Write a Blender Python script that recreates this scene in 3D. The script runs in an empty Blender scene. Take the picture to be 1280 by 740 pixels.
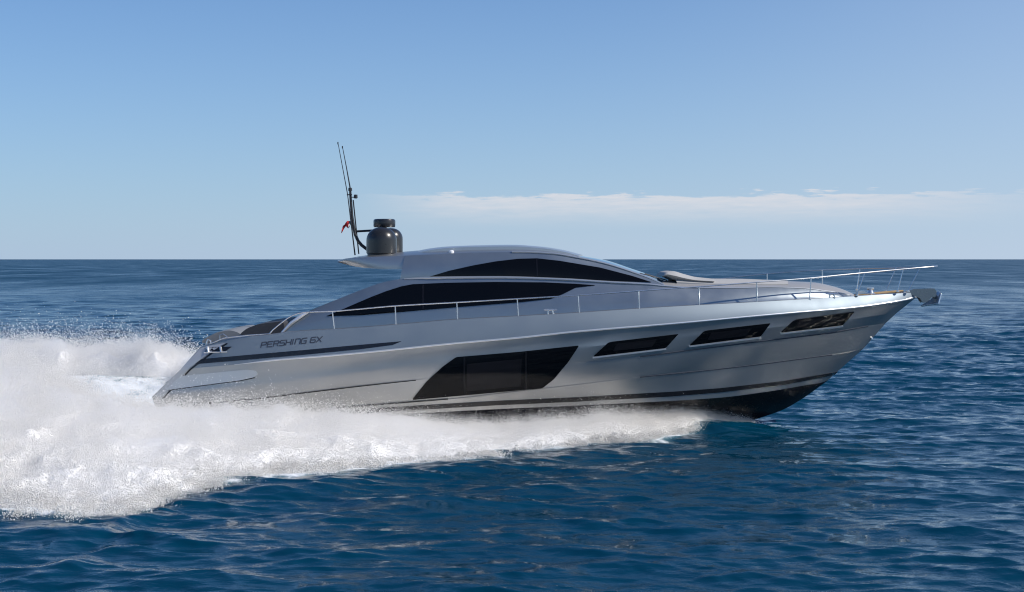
import bpy, bmesh, math, random
import numpy as np
from mathutils import Vector
from mathutils.bvhtree import BVHTree
from mathutils.geometry import delaunay_2d_cdt

random.seed(7)
RNG = np.random.default_rng(11)
R = math.radians
scene = bpy.context.scene
COL = scene.collection

# ------------------------------------------------------------------ camera
F = 1758.0           # focal length in photograph pixels (1280 wide)
D = 35.0             # camera to boat centreline
H = 4.08             # camera height over the sea
cam_d = bpy.data.cameras.new("camera")
cam = bpy.data.objects.new("camera", cam_d)
COL.objects.link(cam)
cam.location = (0, -D, H)
cam.rotation_euler = (R(90), 0, 0)
cam_d.sensor_width = 36.0
cam_d.lens = 36.0 * F / 1280.0
cam_d.shift_y = -(370.0 - 324.0) / 1280.0
cam_d.clip_start = 0.2
cam_d.clip_end = 60000
scene.camera = cam

# ------------------------------------------------------------------ light
SUN = Vector((0.74, -0.15, 0.64)).normalized()
SUN_EL = math.asin(SUN.z)
SUN_AZ = math.atan2(SUN.x, SUN.y)          # from +Y towards +X
world = bpy.data.worlds.new("World")
scene.world = world
world.use_nodes = True
nt = world.node_tree
nt.nodes.clear()
w_out = nt.nodes.new("ShaderNodeOutputWorld")
w_bg = nt.nodes.new("ShaderNodeBackground")
w_bg.inputs[1].default_value = 0.105
sky = nt.nodes.new("ShaderNodeTexSky")
sky.sky_type = 'NISHITA'
sky.sun_disc = False
sky.sun_elevation = SUN_EL
sky.sun_rotation = SUN_AZ
sky.altitude = 0
sky.air_density = 1.0
sky.dust_density = 0.0
sky.ozone_density = 3.0


def wn(kind, **kw):
    n = nt.nodes.new(kind)
    for k, v in kw.items():
        setattr(n, k, v)
    return n


def wmath(op, a, b=None, c=None, clamp=False):
    n = nt.nodes.new("ShaderNodeMath")
    n.operation = op
    n.use_clamp = clamp
    for i, v in enumerate((a, b, c)):
        if v is None:
            continue
        if isinstance(v, (int, float)):
            n.inputs[i].default_value = v
        else:
            nt.links.new(v, n.inputs[i])
    return n.outputs[0]


def wramp(val, a, b):
    n = nt.nodes.new("ShaderNodeMapRange")
    n.interpolation_type = 'SMOOTHSTEP'
    n.inputs[1].default_value = a
    n.inputs[2].default_value = b
    nt.links.new(val, n.inputs[0])
    return n.outputs[0]


tc = wn("ShaderNodeTexCoord")
sep = wn("ShaderNodeSeparateXYZ")
nt.links.new(tc.outputs["Generated"], sep.inputs[0])
az = wmath('ARCTAN2', sep.outputs[0], sep.outputs[1])
el = wmath('ARCSINE', sep.outputs[2])
cmb = wn("ShaderNodeCombineXYZ")
nt.links.new(wmath('MULTIPLY', az, 9.0), cmb.inputs[0])
nt.links.new(wmath('MULTIPLY', el, 75.0), cmb.inputs[1])
cn = wn("ShaderNodeTexNoise")
cn.inputs["Scale"].default_value = 3.4
cn.inputs["Detail"].default_value = 7.0
cn.inputs["Roughness"].default_value = 0.62
nt.links.new(cmb.outputs[0], cn.inputs["Vector"])
cn2 = wn("ShaderNodeTexNoise")
cn2.inputs["Scale"].default_value = 0.75
cn2.inputs["Detail"].default_value = 3.0
nt.links.new(cmb.outputs[0], cn2.inputs["Vector"])
# a low bank of thin cloud: lumpy top edge about 2.5 degrees up, thinning down to the sea
top = wmath('MULTIPLY_ADD', cn.outputs[0], 0.022, 0.0325)
top = wmath('MULTIPLY_ADD', cn2.outputs[0], 0.006, top)
edge = wramp(wmath('SUBTRACT', top, el), 0.0, 0.0028)
fade = wramp(el, 0.019, 0.044)
azm = wmath('MULTIPLY', wramp(az, -0.12, -0.02), wmath('SUBTRACT', 1.0, wramp(az, 0.20, 0.42)))
body = wmath('MULTIPLY', wmath('MULTIPLY', edge, fade), azm)
body = wmath('MULTIPLY', body, wmath('MULTIPLY_ADD', cn.outputs[0], 1.0, 0.12))
veil = wmath('POWER', 2.718, wmath('MULTIPLY', wmath('ABSOLUTE', el), wmath('MULTIPLY_ADD', wramp(az, 0.0, 0.42), 3.4, -7.6)))     # sea haze low in the sky
veil = wmath('MULTIPLY', veil, 0.92)
hz = wn("ShaderNodeMix", data_type='RGBA')
nt.links.new(veil, hz.inputs[0])
hzc = wn("ShaderNodeMix", data_type='RGBA')
nt.links.new(wramp(az, -0.45, 0.55), hzc.inputs[0])
hzc.inputs[6].default_value = (3.75, 4.85, 6.4, 1)
hzc.inputs[7].default_value = (4.6, 5.6, 7.1, 1)
nt.links.new(hzc.outputs[2], hz.inputs[7])
cmix = wn("ShaderNodeMix", data_type='RGBA')
nt.links.new(body, cmix.inputs[0])
tint = wn("ShaderNodeMix", data_type='RGBA', blend_type='MULTIPLY')
tint.inputs[0].default_value = 1.0
nt.links.new(sky.outputs[0], tint.inputs[6])
tint.inputs[7].default_value = (0.46, 0.74, 1.04, 1)
nt.links.new(tint.outputs[2], hz.inputs[6])
nt.links.new(hz.outputs[2], cmix.inputs[6])
cmix.inputs[7].default_value = (6.9, 6.75, 7.0, 1)
nt.links.new(cmix.outputs[2], w_bg.inputs[0])
nt.links.new(w_bg.outputs[0], w_out.inputs[0])

sun_d = bpy.data.lights.new("sun", 'SUN')
sun_d.energy = 4.5
sun_d.angle = R(0.6)
sun_d.color = (1.0, 0.945, 0.87)
sun = bpy.data.objects.new("sun", sun_d)
COL.objects.link(sun)
sun.rotation_euler = (-SUN).to_track_quat('-Z', 'Y').to_euler()

scene.view_settings.view_transform = 'Standard'
scene.view_settings.look = 'None'
scene.view_settings.exposure = 0.07
scene.view_settings.gamma = 1.0
scene.view_settings.use_curve_mapping = False
scene.render.engine = 'CYCLES'
scene.cycles.use_denoising = True
scene.cycles.max_bounces = 14
scene.cycles.diffuse_bounces = 8
scene.cycles.glossy_bounces = 5
scene.cycles.pixel_filter_type = 'BLACKMAN_HARRIS'
scene.cycles.filter_width = 1.15
scene.cycles.volume_bounces = 10
scene.cycles.sample_clamp_indirect = 14.0


# ------------------------------------------------------------------ materials
def mat(name, color, rough=0.5, metal=0.0, coat=0.0, spec=0.5, **extra):
    m = bpy.data.materials.new(name)
    m.use_nodes = True
    b = m.node_tree.nodes["Principled BSDF"]
    b.inputs["Base Color"].default_value = (*color, 1)
    b.inputs["Roughness"].default_value = rough
    b.inputs["Metallic"].default_value = metal
    b.inputs["Coat Weight"].default_value = coat
    b.inputs["Coat Roughness"].default_value = 0.05
    b.inputs["Specular IOR Level"].default_value = spec
    for k, v in extra.items():
        b.inputs[k].default_value = v
    return m


def roughen(m, scale, lo, hi, bump=0.0, bscale=None, col=0.0):
    """Small procedural unevenness: roughness, bump and base colour."""
    t = m.node_tree
    b = t.nodes["Principled BSDF"]
    g = t.nodes.new("ShaderNodeTexCoord")
    n = t.nodes.new("ShaderNodeTexNoise")
    n.inputs["Scale"].default_value = scale
    n.inputs["Detail"].default_value = 5
    t.links.new(g.outputs["Object"], n.inputs["Vector"])
    mr = t.nodes.new("ShaderNodeMapRange")
    mr.inputs[1].default_value = 0.3
    mr.inputs[2].default_value = 0.7
    mr.inputs[3].default_value = lo
    mr.inputs[4].default_value = hi
    t.links.new(n.outputs[0], mr.inputs[0])
    t.links.new(mr.outputs[0], b.inputs["Roughness"])
    if col:
        base = b.inputs["Base Color"].default_value[:]
        mx = t.nodes.new("ShaderNodeMix")
        mx.data_type = 'RGBA'
        mx.inputs[6].default_value = tuple(c * (1 - col) for c in base[:3]) + (1,)
        mx.inputs[7].default_value = tuple(min(1, c * (1 + col)) for c in base[:3]) + (1,)
        t.links.new(n.outputs[0], mx.inputs[0])
        t.links.new(mx.outputs[2], b.inputs["Base Color"])
    if bump:
        n2 = t.nodes.new("ShaderNodeTexNoise")
        n2.inputs["Scale"].default_value = bscale or scale
        n2.inputs["Detail"].default_value = 3
        t.links.new(g.outputs["Object"], n2.inputs["Vector"])
        bp = t.nodes.new("ShaderNodeBump")
        bp.inputs["Strength"].default_value = bump
        bp.inputs["Distance"].default_value = 0.02
        t.links.new(n2.outputs[0], bp.inputs["Height"])
        t.links.new(bp.outputs[0], b.inputs["Normal"])
    return m


M = {}
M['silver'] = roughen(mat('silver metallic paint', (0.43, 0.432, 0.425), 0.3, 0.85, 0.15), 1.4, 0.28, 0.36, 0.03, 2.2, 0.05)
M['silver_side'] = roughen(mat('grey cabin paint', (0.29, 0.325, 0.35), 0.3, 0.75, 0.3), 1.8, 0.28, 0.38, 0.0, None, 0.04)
M['bulwark'] = roughen(mat('satin silver paint', (0.26, 0.305, 0.34), 0.5, 0.75, 0.0), 1.4, 0.56, 0.64, 0.0, None, 0.04)
M['panel'] = mat('silver panel paint', (0.56, 0.57, 0.57), 0.36, 0.75, 0.2)
M['bottom'] = roughen(mat('black antifouling', (0.010, 0.008, 0.009), 0.25, 0.0, 0.0, 0.2), 3, 0.15, 0.4, 0.05, 6)
M['black'] = mat('black stripe', (0.010, 0.009, 0.010), 0.25, 0, 0.3)
M['glass'] = mat('dark tinted glass', (0.003, 0.003, 0.0035), 0.04, 0.0, 0.0, 0.22)
M['pane'] = mat('tinted pane', (0.009, 0.008, 0.009), 0.05, 0.0, 0.0, 0.3)
M['shield'] = mat('windscreen glass', (0.08, 0.17, 0.22), 0.05, 0.0, 0.5, 0.8)
M['chrome'] = mat('polished steel', (0.74, 0.735, 0.72), 0.26, 0.85)
M['trim'] = mat('bright steel trim', (0.88, 0.87, 0.85), 0.32, 0.7)
M['deck'] = roughen(mat('pale deck', (0.52, 0.50, 0.47), 0.6), 20, 0.5, 0.7, 0.1, 60)
M['cushion2'] = mat('pale moulding paint', (0.50, 0.50, 0.50), 0.35, 0.4, 0.3)
M['coaming'] = roughen(mat('warm grey foredeck', (0.36, 0.35, 0.335), 0.45, 0.15, 0.2), 6, 0.4, 0.5, 0.0, None, 0.05)
M['teak'] = roughen(mat('teak deck', (0.42, 0.27, 0.11), 0.6), 14, 0.5, 0.7, 0.1, 40, 0.3)
M['cushion'] = roughen(mat('pale grey cushion', (0.40, 0.395, 0.38), 0.75), 20, 0.7, 0.85, 0.1, 80)
M['greycushion'] = roughen(mat('mid grey cushion', (0.20, 0.205, 0.21), 0.5), 20, 0.45, 0.6, 0.1, 60)
M['darkcushion'] = roughen(mat('charcoal cushion', (0.045, 0.045, 0.05), 0.6), 20, 0.5, 0.7, 0.1, 60)
M['dome'] = roughen(mat('gunmetal dome', (0.032, 0.031, 0.030), 0.3, 0.35, 0.3), 10, 0.26, 0.36)
M['mast'] = mat('dark mast paint', (0.03, 0.03, 0.032), 0.4, 0.3)
M['letter'] = mat('dark lettering', (0.06, 0.065, 0.08), 0.35, 0.2)
M['roller'] = roughen(mat('dark brushed steel', (0.26, 0.28, 0.28), 0.3, 0.9), 9, 0.2, 0.45)
M['red'] = mat('red cloth', (0.55, 0.03, 0.03), 0.8)
M['green'] = mat('green cloth', (0.03, 0.16, 0.06), 0.8)
M['white'] = mat('white cloth', (0.7, 0.7, 0.68), 0.8)
M['lens'] = mat('white lamp lens', (0.8, 0.8, 0.8), 0.2, 0, 0.3)


# ------------------------------------------------------------------ helpers
def P(px, py, b):
    """A point of the boat measured in the photograph, b metres to starboard of the centreline."""
    d = D - b
    return ((px - 640.0) * d / F, -b, H - (py - 324.0) * d / F)


def pchip(x, y, xi):
    x = np.asarray(x, float); y = np.asarray(y, float); xi = np.asarray(xi, float)
    h = np.diff(x); s = np.diff(y) / h
    m = np.zeros(len(x))
    m[0], m[-1] = s[0], s[-1]
    for i in range(1, len(x) - 1):
        if s[i - 1] * s[i] > 0:
            w1, w2 = 2 * h[i] + h[i - 1], h[i] + 2 * h[i - 1]
            m[i] = (w1 + w2) / (w1 / s[i - 1] + w2 / s[i])
    k = np.clip(np.searchsorted(x, xi) - 1, 0, len(x) - 2)
    t = (xi - x[k]) / h[k]
    t2, t3 = t * t, t * t * t
    return ((2 * t3 - 3 * t2 + 1) * y[k] + (t3 - 2 * t2 + t) * h[k] * m[k]
            + (-2 * t3 + 3 * t2) * y[k + 1] + (t3 - t2) * h[k] * m[k + 1])


def line(pts, n=200, lo=None, hi=None, bias=1.0):
    """Photo-measured feature line (px, py, half breadth) -> n points in space."""
    p = np.array(pts, float)
    a = p[0, 0] if lo is None else lo
    c = p[-1, 0] if hi is None else hi
    u = np.linspace(0, 1, n)
    u = 1 - (1 - u) ** bias
    x = a + (c - a) * u
    y = pchip(p[:, 0], p[:, 1], x)
    b = pchip(p[:, 0], p[:, 2], x)
    d = D - b
    return np.stack([(x - 640) * d / F, -b, H - (y - 324) * d / F], 1)


def between(A, B, k, bulge=0.0):
    """k rows from line A to line B, bulging outboard (+) or hollow (-)."""
    out = []
    for i in range(k + 1):
        w = i / k
        r = A * (1 - w) + B * w
        r = r.copy()
        bb = bulge * 4 * w * (1 - w)
        scale = np.clip(-r[:, 1] / 1.2, 0, 1)
        r[:, 1] -= bb * scale
        out.append(r)
    return out


class MB:
    def __init__(self):
        self.v = []; self.f = []; self.n = 0

    def add(self, verts, faces):
        o = self.n
        self.v.extend([tuple(map(float, q)) for q in verts])
        self.f.extend([tuple(i + o for i in f) for f in faces])
        self.n += len(verts)

    def grid(self, rows, flip=False, closed=False):
        rows = [np.asarray(r) for r in rows]
        n = len(rows[0]); k = len(rows)
        vs = np.concatenate(rows)
        fs = []
        for i in range(k - 1):
            for j in range(n - 1 + (1 if closed else 0)):
                j2 = (j + 1) % n
                q = (i * n + j, i * n + j2, (i + 1) * n + j2, (i + 1) * n + j)
                fs.append(q[::-1] if flip else q)
        self.add(vs, fs)

    def both(self, rows):
        self.grid(rows)
        self.grid([r * np.array([1, -1, 1]) for r in rows], flip=True)

    def tube(self, pts, r, seg=8, caps=True):
        pts = [Vector(p) for p in pts]
        rr = r if hasattr(r, '__len__') else [r] * len(pts)
        rows = []
        up = None
        for i, p in enumerate(pts):
            t = (pts[min(i + 1, len(pts) - 1)] - pts[max(i - 1, 0)]).normalized()
            ref = Vector((0, 0, 1)) if abs(t.z) < 0.9 else Vector((0, 1, 0))
            if up is not None:
                ref = up
            a = t.cross(ref).normalized()
            up = a.cross(t).normalized()
            rows.append(np.array([p + (a * math.cos(2 * math.pi * s / seg) + up * math.sin(2 * math.pi * s / seg)) * rr[i] for s in range(seg)]))
        o = self.n
        self.grid(rows, closed=True)
        if caps:
            self.f.append(tuple(o + s for s in range(seg))[::-1])
            self.f.append(tuple(o + (len(pts) - 1) * seg + s for s in range(seg)))

    def box(self, c, s, rz=0.0, ry=0.0):
        x, y, z = (q / 2 for q in s)
        vs = []
        for sx in (-1, 1):
            for sy in (-1, 1):
                for sz in (-1, 1):
                    v = Vector((sx * x, sy * y, sz * z))
                    v.rotate(__import__('mathutils').Euler((0, ry, rz)))
                    vs.append(tuple(v + Vector(c)))
        self.add(vs, [(0, 1, 3, 2), (4, 6, 7, 5), (0, 4, 5, 1), (2, 3, 7, 6), (0, 2, 6, 4), (1, 5, 7, 3)])

    def lathe(self, c, prof, seg=40):
        rows = [np.array([(c[0] + r * math.cos(2 * math.pi * s / seg), c[1] + r * math.sin(2 * math.pi * s / seg), c[2] + z) for s in range(seg)]) for r, z in prof]
        self.grid(rows, closed=True)

    def build(self, name, material, parent=None, smooth=True, bevel=0.0, angle=35):
        me = bpy.data.meshes.new(name)
        me.from_pydata(self.v, [], self.f)
        me.validate()
        mats = material if isinstance(material, (list, tuple)) else [material]
        for m in mats:
            me.materials.append(m)
        if smooth:
            me.polygons.foreach_set('use_smooth', [True] * len(me.polygons))
            me.set_sharp_from_angle(angle=R(angle))
        me.update()
        o = bpy.data.objects.new(name, me)
        COL.objects.link(o)
        if parent:
            o.parent = parent
            o.matrix_parent_inverse = parent.matrix_world.inverted()
        if bevel:
            md = o.modifiers.new('bevel', 'BEVEL')
            md.width = bevel; md.segments = 3; md.limit_method = 'ANGLE'; md.angle_limit = R(30)
        return o

    def bvh(self):
        return BVHTree.FromPolygons([Vector(v) for v in self.v], self.f)


def tag(o, label=None, cat=None, group=None, kind=None):
    if label: o['label'] = label
    if cat: o['category'] = cat
    if group: o['group'] = group
    if kind: o['kind'] = kind
    return o


CAM = Vector((0, -D, H))


def hit(bvh, px, py, off=0.0):
    d = (Vector(P(px, py, 0)) - CAM).normalized()
    loc, nor, idx, dist = bvh.ray_cast(CAM, d)
    if loc is None:
        best = None
        for k in range(60):
            c_ = bvh.find_nearest(Vector(P(px, py, -0.2 + k * .05)))
            if best is None or c_[3] < best[3]:
                best = c_
        loc, nor, idx, dist = best
    if nor.dot(d) > 0:
        nor = -nor
    return loc + nor * off, nor


def rounded(poly, rad, seg=4):
    out = []
    n = len(poly)
    for i in range(n):
        a, p, c = (np.array(poly[(i + k) % n], float) for k in (-1, 0, 1))
        l1, l2 = np.linalg.norm(a - p), np.linalg.norm(c - p)
        r = min(rad, l1 * 0.4, l2 * 0.4)
        s, e = p + (a - p) / l1 * r, p + (c - p) / l2 * r
        for k in range(seg + 1):
            t = k / seg
            out.append((1 - t) ** 2 * s + 2 * t * (1 - t) * p + t * t * e)
    return out


def densify(poly, step):
    out = []
    n = len(poly)
    for i in range(n):
        a, c = np.array(poly[i], float), np.array(poly[(i + 1) % n], float)
        k = max(1, int(np.linalg.norm(c - a) / step))
        for j in range(k):
            out.append(a + (c - a) * j / k)
    return out


def inside(p, poly):
    x, y = p
    r = False
    j = len(poly) - 1
    for i in range(len(poly)):
        xi, yi = poly[i]; xj, yj = poly[j]
        if (yi > y) != (yj > y) and x < (xj - xi) * (y - yi) / (yj - yi + 1e-12) + xi:
            r = not r
        j = i
    return r


def panel(mb, poly, bvh, off=0.006, depth=0.03, step=6.0, rad=2.0):
    """A skin following the surface under it, with an edge of its own depth."""
    pl = densify(rounded(poly, rad) if rad else poly, step)
    pts = [Vector((float(p[0]), float(p[1]))) for p in pl]
    nb = len(pts)
    xs = [p[0] for p in pts]; ys = [p[1] for p in pts]
    arr = np.array(pl)
    gx = np.arange(min(xs) + step / 2, max(xs), step)
    gy = np.arange(min(ys) + step / 2, max(ys), step)
    for x in gx:
        for y in gy:
            if inside((x, y), pl) and np.min(np.hypot(arr[:, 0] - x, arr[:, 1] - y)) > step * 0.45:
                pts.append(Vector((x, y)))
    res = delaunay_2d_cdt(pts, [(i, (i + 1) % nb) for i in range(nb)], [], 1, 1e-5)
    v2, e2, f2 = res[0], res[1], res[2]
    top, back = [], []
    for p in v2:
        a, nrm = hit(bvh, p.x, p.y, off)
        top.append(a); back.append(a - nrm * depth)
    n = len(top)
    fs = []
    cnt = {}
    for f in f2:
        f = tuple(f)
        a, b, c = (top[f[k]] for k in (0, 1, 2))
        if (b - a).cross(c - a).dot(CAM - a) < 0:
            f = f[::-1]
        fs.append(f)
        for i in range(len(f)):
            cnt[(f[i], f[(i + 1) % len(f)])] = 1
    edges = [e for e in cnt if (e[1], e[0]) not in cnt]
    for a, b in edges:
        fs.append((a, a + n, b + n, b))
    mb.add(top + back, fs)


def strip_poly(upper, lower):
    return list(upper) + list(reversed(lower))


# ------------------------------------------------------------------ noise
def _hash(ix, iy, iz, seed):
    h = (ix * 374761393 + iy * 668265263 + iz * 2147483647 + seed * 1274126177) & 0xFFFFFFFF
    h = ((h ^ (h >> 13)) * 1274126177) & 0xFFFFFFFF
    h = h ^ (h >> 16)
    return (h & 0xFFFF) / 65535.0


def vnoise(x, y, z, seed=0):
    x, y, z = (np.asarray(a, float) for a in np.broadcast_arrays(x, y, z))
    ix, iy, iz = (np.floor(a).astype(np.int64) for a in (x, y, z))
    fx, fy, fz = x - ix, y - iy, z - iz
    fx, fy, fz = (f * f * f * (f * (f * 6 - 15) + 10) for f in (fx, fy, fz))
    r = 0
    for dx in (0, 1):
        for dy in (0, 1):
            for dz in (0, 1):
                w = (fx if dx else 1 - fx) * (fy if dy else 1 - fy) * (fz if dz else 1 - fz)
                r = r + w * _hash(ix + dx, iy + dy, iz + dz, seed)
    return r * 2 - 1


def fbm(x, y, z, oct=4, gain=0.5, seed=0, billow=False):
    r = 0; a = 1.0; tot = 0
    for o in range(oct):
        n = vnoise(x, y, z, seed + o)
        r = r + a * ((1 - 2 * np.abs(n)) if billow else n)
        tot += a
        x, y, z = x * 2.03 + 5.2, y * 2.03 + 1.3, z * 2.03 + 7.7
        a *= gain
    return r / tot


def ss(x, a, b):
    t = np.clip((x - a) / (b - a), 0, 1)
    return t * t * (3 - 2 * t)


# ------------------------------------------------------------------ spray outline on the water
# (X, starboard outer edge Y, inner edge Y, ridge height)
SX = np.array([-34, -26, -18, -13, -11, -10, -9, -8.3, -7.4, -6.6, -6.1, -5.5, -5.0, -3.6, -2.5, -1.3, -.17, 1.04, 2.15, 3.5, 4.45, 5.1, 5.6, 6.0])
S_OUT = np.array([-20, -18, -15.5, -13.6, -12.6, -12.3, -12.4, -12.5, -12.9, -12.9, -12.1, -10.1, -9.7, -8.6, -7.5, -6.6, -5.8, -4.7, -3.6, -2.6, -1.45, -0.85, -0.5, -.25])
S_IN = np.array([6.3, 6.3, 6.2, 5.0, 1.0, -1.0, -1.6, -1.9, -1.9, -1.9, -1.95, -2.0, -2.0, -2.05, -2.1, -2.1, -2.1, -1.95, -1.75, -1.35, -.75, -.35, -.15, -.05])
S_H = np.array([1.25, 1.25, 1.2, 1.1, .98, .84, .74, .68, .65, .64, .64, .64, .62, .53, .41, .32, .27, .33, .38, .31, .36, .28, .17, .04])


PX = np.array([-34, -24, -18, -13, -11, -10, -9.3, -8.4, -6.5, -3, 0, 3, 5])
P_OUT = np.array([-19, -17, -15.5, -13.6, -12.8, -12.0, -11.2, -10.0, -8.5, -6.5, -4.6, -2.5, -.6])
P_IN = np.array([-7, -6.8, -6.6, -6.4, -6.2, -5.8, -4.6, -2.4, -2.0, -2.0, -2.0, -1.4, -.4])
P_H = np.array([1.0, 1.0, 1.0, 1.10, 1.14, 1.02, .85, .8, .65, .5, .4, .3, .1])


def s_out(x): return np.interp(x, SX, S_OUT)
def s_in(x): return np.interp(x, SX, S_IN)
def s_h(x): return np.interp(x, SX, S_H)


def spray_profile(v, vr=0.30):
    a = 0.62 + 0.38 * ss(v, 0, vr)
    w = np.clip((v - vr) / (1 - vr), 0, 1)
    return np.where(v < vr, a, np.clip(1 - w ** 1.7, 0, 1) ** 0.75)


# ------------------------------------------------------------------ water
def wave_set():
    ws = []
    wind = R(254)
    for i in range(150):
        lam = 0.22 * (14.0 / 0.22) ** ((i / 149.0) ** 1.25)
        th = wind + RNG.normal(0, 0.42)
        k = 2 * math.pi / lam
        st = 0.036 if lam < 1.0 else 0.036 * (1.0 / lam) ** 0.75
        if lam < 0.45:
            st *= 0.85
        ws.append((k, math.cos(th), math.sin(th), st / k, RNG.uniform(0, 2 * math.pi)))
    return ws


WAVES = wave_set()


def water_height(x, y, cell):
    z = np.zeros_like(x); ox = np.zeros_like(x); oy = np.zeros_like(x)
    gust = 0.75 + 0.5 * ss(fbm(x * 0.05, y * 0.05, x * 0, 2, 0.5, 91), -0.6, 0.6)
    for k, cx, cy, a, ph in WAVES:
        lam = 2 * math.pi / k
        f = a * np.clip((lam / cell - 2.5) / 2.5, 0, 1)
        arg = k * (cx * x + cy * y) + ph
        z += f * np.sin(arg)
        c = f * np.cos(arg) * 1.25
        ox += c * cx; oy += c * cy
    return z * gust, ox * gust, oy * gust


def make_water():
    dd = [-600, -300, -150, -90, -60, -45]
    d = -36.0
    while d < -1.0:
        d += 1.5; dd.append(d)
    while d < 13: d += 0.3; dd.append(d)
    while d < 48: d += 0.042 + (d - 13) * 0.0013; dd.append(d)
    while d < 26000:
        d += max(0.09, d * d * 0.000042 * 1.0); dd.append(d)
    dd = np.array(dd)
    nr = len(dd)
    nc = 1300
    u = np.linspace(-1, 1, nc)
    w = np.where(dd > 0, 70 + 1.1 * dd, 70 + 0.6 * np.abs(dd))
    inner = np.where(dd > 0, 8 + 0.42 * dd, 20)
    x = u[None, :] * inner[:, None] * 0.999 + np.sign(u)[None, :] * (np.abs(u)[None, :] ** 9) * (w - inner)[:, None]
    y = np.broadcast_to((dd - D)[:, None], x.shape).copy()
    cell = np.maximum(np.gradient(x, axis=1), np.gradient(dd)[:, None] * 0.7)
    z, ox, oy = water_height(x, y, cell)
    X, Y = x, y
    # disturbance made by the boat
    so, si = s_out(X), s_in(X)
    near = (X < 6.0)
    dist = np.where(near, so - Y, np.hypot(X - 5.4, Y))       # + outside the starboard spray
    z += np.where(near, 0.05 * np.exp(-(dist / 1.3) ** 2), 0) * ss(X, 6.0, 4.5)
    z += 0.20 * np.exp(-((X - 5.0) / 1.5) ** 2 - ((Y + 1.35) / 0.8) ** 2)      # bow bulge
    z -= 0.05 * np.exp(-((X - 4.2) / 1.6) ** 2 - ((Y + 3.2) / 0.9) ** 2)
    # diverging waves astern of the bow
    dk = (dist / 3.4)
    z += np.where(near & (dist > 0), 0.06 * np.sin(dk * 2 * math.pi - 1.2) * np.exp(-dist / 6.0) * ss(dist, 0.1, 1.4), 0) * ss(X, 6, 2)
    # hollow wake behind the transom
    inw = ss(X, -8.2, -9.6) * ss(np.abs(Y), 7, 4.5)
    z = z * (1 - 0.5 * inw) - 0.12 * inw
    z += 0.60 * ss(Y, 4.6, 7.0) * ss(Y, 14, 9) * ss(X, -7.6, -9.6)
    # damp waves under the hull
    # foam cover
    foam = np.zeros_like(X)
    fn = fbm(X * 0.9, Y * 0.9, 0 * X, 5, 0.6, 31)
    band = ss(dist, 1.1, -0.6) * ss(Y, 6.5, 4.5) * near * ss(X, 6.0, 4.2)
    foam = np.clip(band * 0.60 + fn * 0.5 * (band > 0.02), 0, 1)
    pw = ss(np.abs(Y), 9.5, 6.0) * ss(X, -7.0, -9.0)
    foam = np.maximum(foam, np.clip(pw * (0.74 + 0.40 * fn), 0, 1))
    me = bpy.data.meshes.new("water")
    co = np.stack([x + ox, y + oy, z], 2).reshape(-1, 3).astype(np.float32)
    idx = np.arange(nr * nc).reshape(nr, nc)
    q = np.stack([idx[:-1, :-1], idx[:-1, 1:], idx[1:, 1:], idx[1:, :-1]], 2).reshape(-1, 4)
    me.vertices.add(len(co)); me.vertices.foreach_set('co', co.ravel())
    me.loops.add(q.size); me.loops.foreach_set('vertex_index', q.ravel().astype(np.int32))
    me.polygons.add(len(q)); me.polygons.foreach_set('loop_start', (np.arange(len(q)) * 4).astype(np.int32))
    me.polygons.foreach_set('use_smooth', np.ones(len(q), bool))
    me.update(calc_edges=True)
    at = me.attributes.new('foam', 'FLOAT', 'POINT')
    at.data.foreach_set('value', foam.ravel().astype(np.float32))
    o = bpy.data.objects.new("water", me)
    COL.objects.link(o)
    tag(o, "deep blue rippled open sea reaching to the horizon around the yacht", "sea", kind='structure')
    # material
    m = bpy.data.materials.new("sea water")
    m.use_nodes = True
    t = m.node_tree
    b = t.nodes["Principled BSDF"]
    b.inputs["Base Color"].default_value = (0.0002, 0.034, 0.068, 1)
    b.inputs["Specular IOR Level"].default_value = 0.42
    b.inputs["Roughness"].default_value = 0.06
    b.inputs["IOR"].default_value = 1.333
    g = t.nodes.new("ShaderNodeNewGeometry")

    def noise(sx, sy, sc, det, rough=0.55):
        mp = t.nodes.new("ShaderNodeMapping")
        mp.inputs["Scale"].default_value = (sx, sy, 1)
        mp.inputs["Rotation"].default_value = (0, 0, R(-14))
        n = t.nodes.new("ShaderNodeTexNoise")
        n.inputs["Scale"].default_value = sc
        n.inputs["Detail"].default_value = det
        n.inputs["Roughness"].default_value = rough
        t.links.new(g.outputs["Position"], mp.inputs["Vector"])
        t.links.new(mp.outputs[0], n.inputs["Vector"])
        return n.outputs[0]

    def bump(h, dist, strength, prev=None):
        bp = t.nodes.new("ShaderNodeBump")
        bp.inputs["Distance"].default_value = dist
        bp.inputs["Strength"].default_value = strength
        t.links.new(h, bp.inputs["Height"])
        if prev is not None:
            t.links.new(prev, bp.inputs["Normal"])
        return bp.outputs[0]
    b1 = bump(noise(0.5, 1.0, 0.55, 3), 1.0, 0.32)
    b2 = bump(noise(0.5, 1.0, 2.6, 5, 0.6), 0.16, 0.26, b1)
    b3 = bump(noise(0.6, 1.0, 12.0, 3), 0.022, 0.22, b2)
    # ripples too far off to resolve act as gloss
    ln = t.nodes.new("ShaderNodeVectorMath"); ln.operation = 'LENGTH'
    t.links.new(g.outputs["Position"], ln.inputs[0])
    rr = t.nodes.new("ShaderNodeMapRange")
    rr.inputs[1].default_value = 25; rr.inputs[2].default_value = 260
    rr.inputs[3].default_value = 0.06; rr.inputs[4].default_value = 0.40
    t.links.new(ln.outputs["Value"], rr.inputs[0])
    mp = t.nodes.new("ShaderNodeMapping")
    mp.inputs["Scale"].default_value = (0.06, 0.016, 1)
    t.links.new(g.outputs["Position"], mp.inputs["Vector"])
    gn = t.nodes.new("ShaderNodeTexNoise"); gn.inputs["Scale"].default_value = 1.0
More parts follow.
